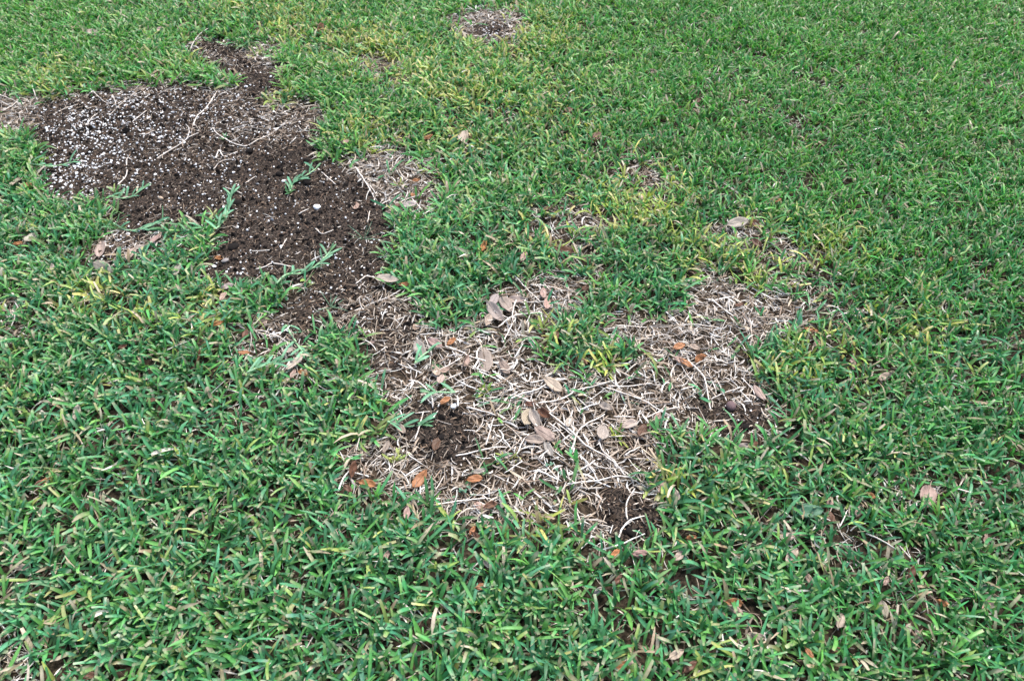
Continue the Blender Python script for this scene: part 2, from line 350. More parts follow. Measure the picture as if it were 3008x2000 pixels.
# ------------------------------------------------------------------ the lists of single things (places in the photograph)
# fallen leaves: u, v, length px, angle (deg, photograph), colour, own label
LV = """58,545,40,55,tan|pale tan fallen leaf propped at the perlite-strewn edge of the bare soil
83,556,34,15,orange|orange-brown fallen leaf tucked beside a pale tan one at the perlite-strewn soil edge
281,116,34,-10,tan
944,98,36,60,dark|dark brown fallen leaf standing on edge in the grass above the bare soil
473,105,20,80,tan
478,228,26,10,dark
487,199,24,30,tan
1917,222,24,-15,pink
1384,212,30,10,dark
1670,339,24,30,dark
1020,435,30,5,pink
1257,413,30,15,orange
1364,413,40,70,tan
1213,574,22,-20,orange|small orange-brown fallen leaf on the dead straw beside the dark soil's edge
1203,607,40,10,grey
1167,609,24,30,dark
1754,415,30,40,dark
1888,585,30,40,tan
1607,623,26,20,dark
1045,607,26,-70,pink
1223,533,24,0,orange
2161,672,64,15,grey|large greyish tan fallen leaf among thin yellowed grass
2272,603,34,0,orange
2047,312,24,10,dark
2218,668,30,-40,dark
299,739,42,80,tan
310,802,56,-25,grey|long greyish tan fallen leaf where the turf thins beside bare soil
525,804,36,85,grey
674,856,36,15,grey
388,753,40,50,tan
411,730,40,10,grey
458,701,44,40,pink
643,757,26,-20,orange
772,945,34,10,tan
643,967,36,15,orange
654,988,30,60,pink
719,1043,36,10,orange|bright orange-brown fallen leaf at the lower tip of the dark soil
723,989,26,70,dark
846,1032,36,20,grey
868,1076,62,40,grey|narrow grey-tan fallen leaf lying beside a green runner on the dead straw
592,1067,46,78,dark|dark grey-brown fallen leaf standing upright in dense green grass
893,1108,30,-30,orange
864,1110,26,60,pink
232,1219,42,80,grey
96,708,44,40,grey
58,724,28,0,orange
661,887,28,50,pink
366,1029,24,30,dark
451,1186,28,20,dark
156,802,30,70,grey
1420,733,30,60,orange|bright orange-brown fallen leaf tilted up in thick green grass
1656,735,58,-15,dark|curled brown fallen leaf in a hollow of the thick green grass
1538,759,28,60,pink
1138,832,66,-3,grey|long greyish tan fallen leaf bridging dark soil and green grass
1190,847,30,-12,orange
1596,858,30,85,pink
1453,878,36,60,grey
1487,893,52,-55,tan
1518,880,50,-5,tan
1455,918,62,-45,grey
1607,889,36,80,pink
1433,942,36,70,tan
1723,842,30,30,dark
1699,875,34,-20,dark
1634,994,26,80,dark
1234,1030,54,-65,grey|grey-tan oval fallen leaf at the border of dark soil and straw
1279,1012,44,-30,pink
1326,1005,28,35,orange
1424,1056,72,-82,tan|large tan oval fallen leaf with a long dead runner lying across it
1366,1061,36,65,pink|pinkish tan fallen leaf folded upright next to the large crossed leaf
1482,1074,42,-50,tan
1281,1094,34,-60,tan
1308,1090,30,25,pink
1295,1117,32,70,tan
1625,1130,62,-35,tan|tan fallen leaf under the end of a pale runner in the straw
1710,1072,32,-30,dark
1092,1016,24,15,pink
1223,962,30,70,pink
1549,1226,56,72,tan|tan oval fallen leaf overlapping a duller one in the middle of the straw
1570,1230,50,-62,grey|dull grey-tan fallen leaf underneath an oval tan one in the straw
1597,1217,44,-40,dark|curled dark brown fallen leaf with a hole in it on the straw
1600,1276,66,-32,pink|large pinkish tan oval fallen leaf lying on top of flatter leaves in the straw
1572,1294,58,-8,tan|flat tan fallen leaf partly beneath a large pinkish one in the straw
1781,1196,46,-25,grey
1768,1277,46,85,grey|broad squarish grey-tan fallen leaf beside a yellow-green tuft in the straw
1848,1250,46,25,grey
1886,1268,40,60,dark
1612,1322,44,-60,grey
1482,1337,34,-40,grey
1176,1257,38,-45,tan
1134,1311,36,60,tan
1281,1304,40,75,dark
1308,1179,34,35,orange
1670,1244,34,70,grey
1995,1018,34,20,orange
1996,1058,40,-20,pink
1558,1186,32,-10,dark
1931,1226,30,60,pink
2054,1052,42,35,orange|rust-brown fallen leaf tilted up beside curved dead runners in the straw
2016,1067,40,-30,orange
2040,1020,34,-30,tan
2379,978,40,-10,orange
2397,1016,30,25,pink
2504,1074,32,85,pink
2170,898,24,10,dark
2232,1150,58,-60,tan|narrow tan fallen leaf where straw meets dark green grass
2217,1313,24,70,dark
2176,1320,40,15,grey
2685,757,26,60,dark
2219,726,34,-30,dark
2790,779,26,35,orange
2094,1275,26,-30,pink
2594,1116,36,20,pink
118,1429,34,60,dark
138,1416,34,35,orange
67,1675,46,10,tan
371,1385,18,20,dark
397,1704,20,20,dark
268,1990,46,30,dark
527,1876,44,50,tan
1232,1407,62,52,orange|glossy orange-brown oval fallen leaf, tilted, at the straw's grassy border
1080,1423,50,-10,orange|flat orange-tan fallen leaf lying next to a darker brown leaf in grass
1038,1383,46,70,dark|brown fallen leaf standing on its side next to an orange-tan one
1025,1445,30,-35,dark
1395,1411,46,5,orange|pointed orange-tan fallen leaf lying flat on the straw
1408,1387,40,5,grey
1411,1490,36,-30,pink
1442,1487,40,20,dark
1388,1568,26,60,orange
1400,1583,30,-40,dark
1417,1733,38,15,orange
1804,1639,38,50,orange
1879,1639,46,10,pink
1991,1644,36,40,tan
1196,1514,34,80,pink
1433,1670,30,-40,grey
1540,1731,26,10,dark
1821,1970,46,30,orange
1844,1956,36,20,tan
1982,1934,46,30,tan
1942,1438,36,60,pink
1987,1461,30,-70,grey
1138,1639,30,60,pink
1812,1715,34,55,dark
1754,1746,28,40,grey
2719,1465,62,75,pink|broad pinkish tan fallen leaf with a pointed tip in thin grass
2551,1463,28,-20,orange|small rust-coloured fallen leaf curled up in a gap in the grass
2518,1510,36,60,pink
2435,1528,44,-65,dark
2315,1583,52,5,tan
2321,1641,52,50,tan|tan fallen leaf caught under pale dead stems in green grass
2152,1782,50,-5,orange|rust-brown fallen leaf lying over another orange-brown one in dense grass
2156,1804,46,-30,pink
2241,1711,54,-65,dark|narrow dark brown fallen leaf standing on edge in dense green grass
2455,1842,42,70,tan
2583,1807,48,-70,tan
2589,1724,26,60,pink
2665,1702,44,80,dark
2759,1787,42,-30,orange
2652,1867,36,70,tan
2683,1885,34,-60,tan
2210,1885,54,-15,tan|tan fallen leaf pinned under a forked dead twig in green grass
2112,1912,28,70,dark
2366,1936,32,-55,orange
2440,1927,20,20,dark
2886,1597,36,80,pink
2022,1970,44,40,dark
2433,1483,26,70,pink
2152,1358,30,25,grey
2029,1586,30,10,orange
2888,1787,40,40,pink
2370,1715,36,-60,pink"""
LEAVES = []
for ln in LV.split('\n'):
    d, _, lab = ln.partition('|'); a = d.split(',')
    LEAVES.append((float(a[0]), float(a[1]), float(a[2]), float(a[3]), a[4], lab or None))

# dead runners: crop origin, zoom, then polylines in that crop
def crop(ox, oy, zoom, text):
    out = []
    for ln in text.strip().split('\n'):
        pts, _, lab = ln.partition('|')
        out.append(([(ox+float(a.split(',')[0])/zoom, oy+float(a.split(',')[1])/zoom) for a in pts.split()], lab or None))
    return out
RUN = crop(0, 0, 2.24, """195,465 215,530 225,600 250,670|whitish dead runner rising from the upper perlite edge of the bare soil
720,770 810,690 920,600|straight pale dead runner pointing across perlite-flecked soil
1030,1040 1100,990 1200,935 1240,890 1245,850 1225,825|hooked pale dead runner in the middle of the bare soil
1155,905 1200,925
1240,910 1310,880
1270,835 1300,780 1360,710 1430,610
1375,820 1450,900 1600,960 1700,915 1800,870 1890,800|long sagging dead runner across the dark soil to the grass
1240,390 1290,290 1350,225 1440,190|thin dead runner climbing out of dark soil into green grass
1400,1095 1450,1050 1530,1045
1415,1030 1440,985 1470,1020 1560,990
1480,1225 1590,1260
2090,1105 2150,1165 2210,1215
870,800 920,770 970,740
350,760 430,720 520,690
610,620 680,665 740,690
740,620 770,705
570,840 620,780 660,740
770,1200 820,1130 835,1045 870,1050
1960,1400 2030,1370
1610,1200 1680,1145
920,885 960,880 1010,860
440,870 500,880
0,630 70,660 150,700
20,740 90,700 140,650""")
RUN += crop(0, 650, 2.24, """1680,310 1740,300 1800,280 1930,300
1850,190 1890,120
2080,50 2130,85 2240,25
1790,765 1850,785 1910,795
930,1280 950,1340 980,1355|chalky white bent stick lying on dense green grass
1500,1120 1580,1140
65,720 105,660 95,580|pale dead stem tuft end in the thin grass at the lawn's straw gap
1270,700 1280,760""")
RUN += crop(1000, 650, 2.24, """690,820 800,860 870,890 1000,915 1080,925 1150,915|long pale dead runner lying across a large tan leaf
555,760 600,885
420,720 465,600
90,585 220,530 330,500 400,470|pale dead runner reaching from dark soil into green grass
155,480 220,525
100,400 180,345 250,365
265,70 330,80 400,60
1145,360 1220,430 1320,525
1165,480 1130,610 1150,635
1040,690 1130,620 1250,600 1330,590|forked pale dead runner among tan leaves at the straw's upper end
1070,790 1120,690 1150,640
1010,580 1080,620 1120,640
1250,410 1350,415 1470,445
450,1050 520,1065 580,1120 605,1180 605,1220|crooked pale dead runner bending down onto dark soil
490,1420 520,1330 545,1240
490,1250 590,1240
610,1290 640,1235
830,1220 950,1250 1020,1270
760,1540 850,1510 1000,1490 1100,1485|pale dead runner lying level below the dark soil hole in the straw
1250,1050 1330,1040 1430,1040 1490,1035
1140,1130 1250,1180 1300,1200
1300,1190 1450,1165 1560,1110 1680,1080 1800,1045|long dead runner crossing the top of the main straw patch
1600,1070 1740,1060 1800,1045
1750,1090 1880,1130 2010,1180 2090,1230 2240,1310|long dead runner slanting from the straw under green grass
1760,1080 1900,1080 2010,1070 2050,1065
2020,1285 2110,1245 2230,1220
1430,1330 1500,1390 1530,1410
960,1470 1010,1290
680,1050 760,1010 800,990
620,1000 760,920 800,890
1000,970 1060,1010 1130,1060 1190,1080
1210,720 1285,725
1150,740 1260,760
280,860 400,865
250,1000 340,985""")
RUN += crop(1500, 1100, 4.48, """370,420 560,540 830,780 1000,940 1190,1040 1400,1190 1500,1330|longest dead runner, running diagonally through the straw patch
950,780 1030,940
1150,870 1220,1010 1390,1160
920,1060 1080,1260 1150,1380|stout white dead stem in the lower straw patch
750,1330 900,1260 1040,1180 1110,1120
740,1440 960,1410 1180,1380 1400,1340 1600,1350 1660,1290|thick pale runner along the straw patch's lower side
500,630 620,730 740,850
80,1050 160,870 240,780
370,1090 540,960
800,1000 890,750 1020,640 1180,560 1240,520|dead runner with a golden yellow joint crossing the longest one
200,330 280,350 370,400
0,300 160,230 370,180 560,60 740,60
1500,1060 1700,950
830,450 740,720
1350,550 1640,560
400,350 560,340 740,290""")
RUN += crop(2000, 650, 2.24, """60,920 120,980 160,1040 180,1140 195,1240|curving pale dead runner hanging down beside rust-brown leaves
0,855 100,855
200,1165 320,1110 430,1080|thin pale runner pointing up over the small soil hole
400,1020 470,1090 490,1130
0,1110 110,1080
0,680 100,680 250,700
200,520 260,570 320,610 360,640
420,1130 480,1190
500,1500 630,1440
100,1550 160,1500 220,1440
1370,1540 1440,1475
0,1340 130,1380""")
RUN += crop(1000, 1300, 2.24, """1820,645 1850,570 1900,510 2000,480|white dead runner arching over the small dark soil hole
1720,720 1850,675 2000,610|straight white dead stem lying below the small soil hole
1890,500 1880,400 1940,300
1590,95 1680,190
610,410 800,380 960,370
780,1285 890,1290
110,1530 190,1470""")
RUN += crop(2000, 1300, 2.24, """250,1330 350,1350 470,1400
500,1470 590,1460 730,1520
380,1530 500,1530 650,1565
860,585 920,510 985,525
1035,570 1090,460
1790,320 1920,350""")
RUN += crop(1000, 0, 2.24, """100,1110 150,1190 210,1270 230,1350|kinked pale dead runner where straw meets the upper dark soil
545,1430 640,1360 720,1300 780,1285|pale dead runner pointing out of the straw over green grass
835,1125 880,1200 960,1215 990,1130|U-shaped pale dead runner resting on green grass
360,1350 450,1310 560,1270 610,1240
470,1310 540,1390
1980,645 2050,715
1500,635 1550,605|short chalky white stem bit on short green grass
180,1460 195,1390
265,1000 350,1040
750,185 830,235""")

# ------------------------------------------------------------------ grass
def candidates(density, y0=-.45, y1=5.5, x=4.0):
    n = int(density*(y1-y0)*2*x)
    return rng.uniform(-x, x, n), rng.uniform(y0, y1, n)
def leaf_keepout(x, y):
    """1 where a fallen leaf should stay visible"""
    k = np.zeros(len(x), bool)
    for u, v, L, a, c, lab in LEAVES:
        s = ground(u, v); q = ground(u+L/2, v); r = abs(q[0]-s[0])*1.0
        k |= ((x-s[0])/(r*.8))**2 + ((y-s[1]+r*.55)/(r*1.25))**2 < 1
    return k
GREENS = np.array([(.078,.262,.128),(.052,.185,.078),(.088,.272,.088),(.082,.245,.145),(.130,.310,.090),(.038,.140,.058)])  # glaucous blade greens, with the sky's bluish sheen mixed into the colour
FAR_GREENS = np.array([(.110,.335,.085),(.080,.270,.080),(.160,.380,.090),(.065,.230,.085),(.210,.400,.100),(.055,.195,.060)])  # distant blades: translucent glow at grazing view painted in as yellower green
YELLOWS = np.array([(.46,.50,.11),(.36,.44,.10),(.56,.51,.16),(.30,.42,.09),(.58,.50,.22)])
TANS = np.array([(.42,.32,.22),(.50,.40,.29),(.34,.25,.16),(.56,.47,.36)])
def scatter_grass():
    parts, yparts = [], []
    x, y = candidates(4700, -.35, 5.0, 3.55)
    f = fields(x, y)
    patchy = sstep(.12, .62, noise(x, y, .21, 61, 3)); f['thin'] = np.maximum(f['thin'], patchy*.50)
    inframe = (f['u'] > -120) & (f['u'] < 3128) & (f['v'] > -140) & (f['v'] < 2150)
    clump = noise(x, y, .055, 41, 2); clump2 = noise(x, y, .17, 43, 2)
    dens = (1-f['gone'])*(1-f['thin']*.8)*(.84+.42*clump+.26*clump2)
    dens *= np.where(inframe, 1, .66)
    # nothing near the camera needs grass behind the photographer
    k = (rng.random(len(x)) < dens) & ~(leaf_keepout(x, y) & (rng.random(len(x)) < .9))
    x, y = x[k], y[k]; f = {a: b[k] for a, b in f.items()}; inframe = inframe[k]; clump = clump[k]; clump2 = clump2[k]
    n = len(x); edge = np.maximum(f['soil'], np.maximum(f['straw'], f['thin']*.6))
    lush = np.clip(sstep(900, 300, f['py'])*sstep(1150, 1700, f['px']) + .55*sstep(1700, 2100, f['px']), 0, 1)*(1-edge)
    lush = np.maximum(lush, .8*sstep(260, 60, f['py'])*sstep(420, 150, f['px']))
    shoot_az = rng.uniform(0, 2*PI, n); shoot_hue = rng.random(n)
    yel = rng.random(n) < np.clip(f['yellow']*1.0 + .03*(1-.8*lush), 0, .92)
    size = (1 + .22*clump2)*rng.normal(1, .13, n)*(1-.12*edge)
    z = Htop(x, y, f['soil'])
    for b in range(3):
        m = rng.random(n) < (.97, .93, .72)[b]
        i = np.nonzero(m)[0]; N = len(i)
        az = shoot_az[i] + (0, PI, PI/2)[b] + rng.normal(0, .45, N)
        e0 = np.clip(rng.normal(.92 if b < 2 else 1.2, .30, N) - .25*edge[i] + .16*lush[i], .12, 1.5)
        e1 = e0 - np.abs(rng.normal(.60, .42, N))
        L = np.clip(.056*size[i]*rng.normal(1, .26, N), .016, .095)
        W = .0070*(1-.22*lush[i])*rng.normal(1, .16, N)*np.where(shoot_hue[i] > .93, .55, 1)
        # mown: nothing reaches far above the cutting height
        top = L*np.sin(.5*(e0+e1)); cut = top > .040
        L = np.where(cut, L*.040/np.maximum(top, 1e-4), L)
        gi = (shoot_hue[i]*len(GREENS)*.999).astype(int)
        fr = np.clip(sstep(700, 100, f['py'][i]) + .25*clump2[i], 0, 1)[:, None]
        c = (GREENS[gi]*(1-fr)+FAR_GREENS[gi]*fr)*rng.normal(1, .16, (N, 1))*(1+rng.normal(0, .06, (N, 3)))
        yl = yel[i] | (rng.random(N) < .05*(1-.75*lush[i]))
        w = np.clip(rng.normal(.75, .3, N), .15, 1)[:, None]*np.where(f['yellow'][i] > .15, 1, .62)[:, None]
        cy = YELLOWS[rng.integers(0, len(YELLOWS), N)]
        c = np.where(yl[:, None], c*(1-w)+cy*w, c)
        c = c*np.where(yl[:, None], 1, np.array((.86, 1.0, .88)))
        c = c*(1-lush[i][:, None]*.9*np.array((.22, .04, .30)))
        dead = rng.random(N) < .010 + .07*edge[i]
        c = np.where(dead[:, None], TANS[rng.integers(0, 4, N)], c)
        c0 = c*.75 + np.array((.16, .20, .07))*.25
        tipb = rng.random(N)
        c1 = np.where((tipb < .06)[:, None], TANS[rng.integers(0, 4, N)]*.8, c*rng.normal(1, .06, (N, 1)))
        base = np.stack([x[i], y[i], z[i]+rng.uniform(0, .010, N)], 1) + np.concatenate([rng.normal(0, .004, (N, 2)), np.zeros((N, 1))], 1)
        roll = rng.normal(0, .45, N); bend = rng.normal(0, .35, N)
        near = y[i] < 2.3
        for sel, rows, cols in ((inframe[i] & near, 5, 3), (inframe[i] & ~near, 5, 2), (~inframe[i], 3, 2)):
            for pr in ('blade', 'cut'):
                s = sel & ((cut | (tipb > .72)) == (pr == 'cut'))
                for tgt, ym in ((parts, ~yl), (yparts, yl)):
                    q = s & ym
                    if q.any():
                        tgt.append(ribbons(base[q], az[q], e0[q], e1[q], L[q], W[q], roll[q], c0[q], c1[q], rows, cols, .14, bend[q], pr,
                                   tip=(TANS[rng.integers(0, 4, q.sum())]*.5+c[q]*.5)[:, :] if pr == 'cut' else None))
    return parts, yparts
gp, yp = scatter_grass()
v, fc, c = join(gp)
add('grass', make_mesh('grass', v, fc, c), M_BLADE, label='short green broad-bladed lawn grass around the bare patches', cat='grass', kind='stuff')
v, fc, c = join(yp)
add('yellowing_grass', make_mesh('yellowing_grass', v, fc, c), M_BLADE, label='yellowing lawn grass mixed into the green around the straw', cat='grass', kind='stuff')

# ------------------------------------------------------------------ dead thatch: curled dry blades and stem bits
STRAWC = np.array([(.46,.40,.335),(.58,.53,.47),(.30,.24,.18),(.68,.65,.60),(.17,.125,.09),(.38,.315,.245)])
def scatter_thatch():
    parts = []
    x, y = candidates(13500, .3, 4.6, 3.2)
    f = fields(x, y)
    inframe = (f['u'] > -150) & (f['u'] < 3158) & (f['v'] > -150) & (f['v'] < 2150)
    cl = noise(x, y, .05, 51, 2)
    patchy = sstep(.12, .62, noise(x, y, .21, 61, 3)); f['thin'] = np.maximum(f['thin'], patchy*.45)
    d = np.clip(f['straw']*(.74+.6*cl)*(1-.55*f['soil']) + f['thin']*.30 + .13*(1-f['soil']) + .26*f['soil']*sstep(-.3, .6, noise(x, y, .16, 53, 2)) + .95*f['litter']*f['soil']*(.45+.55*(cl > -.1)) + .30*f['rim']*(f['px'] < 1000) , 0, 1)*inframe
    k = rng.random(len(x)) < d
    x, y = x[k], y[k]; f = {a: b[k] for a, b in f.items()}; n = len(x)
    z = Htop(x, y, f['soil']) + .001 + rng.random(n)**1.5*np.where(f['straw'] > .4, .013, np.where(f['soil'] > .4, .004, .018))
    base = np.stack([x, y, z], 1)
    c = STRAWC[rng.integers(0, 6, n)]*rng.normal(1, .15, (n, 1)); az = rng.uniform(0, 2*PI, n)
    kind = rng.random(n)
    on_soil = f['soil'] > .5
    c = np.where((on_soil & (rng.random(n) < .6-.5*f['litter']))[:, None], c*np.array((.55, .47, .40)), c)
    slim = np.where(on_soil, .55+.35*f['litter'], 1.)
    a = (kind < .60)
    L = np.clip(rng.gamma(4, .0088, n), .008, .085)*np.where(on_soil, .62+.3*f['litter'], 1)
    ri = np.nonzero(a)[0]; N = len(ri)
    parts.append(ribbons(base[ri], az[ri], rng.normal(.15, .22, N), rng.normal(-.15, .3, N), L[ri]*.9, rng.uniform(.0016, .0052, N)*slim[ri], rng.normal(0, .7, N),
                 c[ri], c[ri]*rng.normal(1, .1, (N, 1)), 5, 2, .3, rng.normal(0, 1.0, N), 'dry', wave=.6))
    ti = np.nonzero(~a)[0]; N = len(ti)
    parts.append(tubes(base[ti]+(0, 0, .001), az[ti], rng.normal(.03, .10, N), L[ti]*1.05, np.clip(rng.normal(.00145, .0005, N), .0005, .0027)*slim[ti], c[ti]*1.1, c[ti]*.95, 4, 3,
                 rng.normal(0, .45, N), rng.normal(-.06, .1, N)))
    return parts
v, fc, c = join(scatter_thatch())
add('dead_thatch', make_mesh('dead_thatch', v, fc, c), M_DRY, label='matted pale dead grass and broken stems over the bare ground', cat='dead grass', kind='stuff')

# ------------------------------------------------------------------ crumbs, chaff and perlite on the soil
ICO = np.array([(0,-.526,.851),(0,.526,.851),(0,-.526,-.851),(0,.526,-.851),(-.526,.851,0),(.526,.851,0),(-.526,-.851,0),(.526,-.851,0),(.851,0,-.526),(.851,0,.526),(-.851,0,-.526),(-.851,0,.526)])
ICOF = []
for i in range(12):
    for j in range(i+1, 12):
        for k in range(j+1, 12):
            if all(abs(np.linalg.norm(ICO[p]-ICO[q])-1.052) < .02 for p, q in ((i,j),(j,k),(i,k))):
                nrm = np.cross(ICO[j]-ICO[i], ICO[k]-ICO[i])
                ICOF.append((i, j, k) if nrm.dot(ICO[i]) > 0 else (i, k, j))
ICOF = np.array(ICOF)
OCT = np.array([(1,0,0),(-1,0,0),(0,1,0),(0,-1,0),(0,0,1),(0,0,-1)], float)
OCTF = np.array([(0,2,4),(2,1,4),(1,3,4),(3,0,4),(2,0,5),(1,2,5),(3,1,5),(0,3,5)])
def lumps(base, r, col, flat=.75, rough=.28, shape=(ICO, ICOF)):
    N = len(base); S, SF = shape; k = len(S)
    P = S[None]*(1+rng.normal(0, rough, (N, k, 1)))*r[:, None, None]*rng.uniform(.7, 1.3, (N, 1, 3))*np.array((1, 1, flat))
    th = rng.uniform(0, 2*PI, N); cs, sn = np.cos(th)[:, None], np.sin(th)[:, None]
    P = np.stack([P[..., 0]*cs-P[..., 1]*sn, P[..., 0]*sn+P[..., 1]*cs, P[..., 2]], -1) + base[:, None]
    return P.reshape(-1, 3), (np.arange(N)[:, None, None]*k+SF[None]).reshape(-1, 3), np.repeat(col[:, None], k, 1).reshape(-1, 3)
def on_soil(density, thr=.5, field='soil', power=1.):
    x, y = rng.uniform(-2.4, 1.2, int(density*3.6*3.3)), None
    y = rng.uniform(.7, 4.0, len(x)); f = fields(x, y)
    p = f['soil'] if field == 'soil' else f[field]*np.clip(f['soil']*1.3+.12, 0, 1)
    k = rng.random(len(x)) < p**power
    return x[k], y[k], Htop(x[k], y[k], f['soil'][k])
x, y, z = on_soil(14000); n = len(x)
r = np.clip(rng.gamma(2.2, .0010, n), .0008, .010)
cc = np.array((.0070, .0060, .0055))*rng.lognormal(0, .45, (n, 1)) + np.array((.025, .017, .011))*(rng.random((n, 1)) < .12)
add('soil_crumbs', make_mesh('soil_crumbs', *lumps(np.stack([x, y, z+r*.3], 1), r*1.15, cc, shape=(OCT, OCTF)), smooth=False), M_CRUMB, label='loose dark crumbs scattered over the bare soil', cat='soil', kind='stuff')
x, y, z = on_soil(7000); n = len(x)
cc = np.array([(.30,.21,.14),(.20,.125,.08),(.48,.40,.31),(.10,.065,.045)])[rng.integers(0, 4, n)]*rng.normal(1, .2, (n, 1))
v, fc, c = ribbons(np.stack([x, y, z+.0015], 1), rng.uniform(0, 2*PI, n), rng.normal(.1, .25, n), rng.normal(-.1, .25, n), np.clip(rng.gamma(3, .0027, n), .003, .03), rng.uniform(.0008, .0026, n), rng.normal(0, .4, n), cc, cc, 3, 2, .1, rng.normal(0, .6, n), 'dry')
add('chaff', make_mesh('chaff', v, fc, c), M_DRY, label='tiny brown chaff and bark chips strewn over the bare soil', cat='chaff', kind='stuff')
x, y, z = on_soil(9000, field='perlite'); n = len(x)
r = np.clip(rng.gamma(5, .00043, n), .0010, .0046)
big = np.argsort(-r)[:30]; small = np.argsort(-r)[30:]
wc = np.array((.84, .84, .83))*rng.uniform(.85, 1.05, (n, 1))
add('perlite', make_mesh('perlite', *lumps(np.stack([x, y, z+r*.9], 1)[small], r[small], wc[small]), smooth=False), M_STONE, label='fine white perlite grains sprinkled over the dark soil', cat='perlite', kind='stuff')
for i in big:
    rr = r[i:i+1]*1.15
    add('perlite_grain', make_mesh('perlite_grain', *lumps(np.zeros((1, 3)), rr, wc[i:i+1]), smooth=False), M_STONE, loc=(x[i], y[i], z[i]+rr[0]*.45),
        label='white perlite grain larger than the fine grains on the soil', cat='perlite', group='large perlite grains on the bare soil')

# ------------------------------------------------------------------ fallen leaves
LEAFC = dict(tan=(.35,.275,.215), grey=(.34,.29,.245), pink=(.33,.225,.18), orange=(.31,.135,.055), dark=(.12,.055,.030))
WORD = dict(tan='tan', grey='greyish tan', pink='pinkish tan', orange='orange-brown', dark='dark brown')
def leaf_mesh(L, W, col, curl, cup, tipness):
    rows, cols = 9, 7
    t = np.linspace(0, 1, rows)[:, None]; s = np.linspace(-1, 1, cols)[None]
    w = W*.5*(np.sin(PI*np.clip(t, 0, 1)**tipness)**.62 + .02)*(1+.05*np.sin(t*19+rng.uniform(0, 6)))
    X = (t-.5)*L + 0*s; Yv = s*w
    Z = cup*np.abs(s)**1.5*w + curl*L*((t-.5)**2*4-.3) + .0014*np.sin(t*11+s*3+rng.uniform(0, 6)) + 0*s
    C = np.array(col)*rng.normal(1, .05, (rows, cols, 1))*(1-.10*np.abs(s)[..., None]**3)
    C = C*(1+.12*np.sin(t*13 + np.abs(s)*5)[..., None]*.5)
    return np.stack([X, Yv, Z], -1).reshape(-1, 3), grid_faces(1, rows, cols), C.reshape(-1, 3)
LANDMARKS = [(2221,1890,'the forked dead twig'),(484,1322,'the cream seed husk'),(2382,1497,'the broad green leaf'),(2145,1200,'the purplish pebble'),(1129*K,85*K,'the soil hole in yellow grass'),
 (1440*K,1225*K,'the hole below the white runner'),(1424,1056,'the leaf crossed by a runner'),(1600,1276,'the large pinkish leaf'),(1069,712,'the thin-bladed weed'),(1080,1423,'the flat orange-tan leaf'),(665,775,'the grey pebble'),
 (893,1043,'the green runner at the soil tip'),(1656,735,'the curled brown leaf'),(2161,672,'the large greyish leaf'),(2719,1465,'the broad pointed leaf'),(2054,1052,'the tilted rust-brown leaf'),(1812,1284,'the small yellow-green tuft'),(592,1067,'the upright grey-brown leaf'),(2241,1711,'the narrow dark leaf on edge'),(1138,832,'the leaf bridging soil and grass'),(1270,580,'the upper straw spot by the soil')]
def near_by(c):
    d = [(float(np.linalg.norm(ground(u, v)-c[:2])), t) for u, v, t in LANDMARKS]; m = min(d)
    return ' near '+m[1] if .03 < m[0] < .30 else ''
def short(t): return t if len(t.split()) <= 16 else t.split(' near ')[0]
def solid(o, th):
    m = o.modifiers.new('thickness', 'SOLIDIFY'); m.thickness = th; m.offset = 0
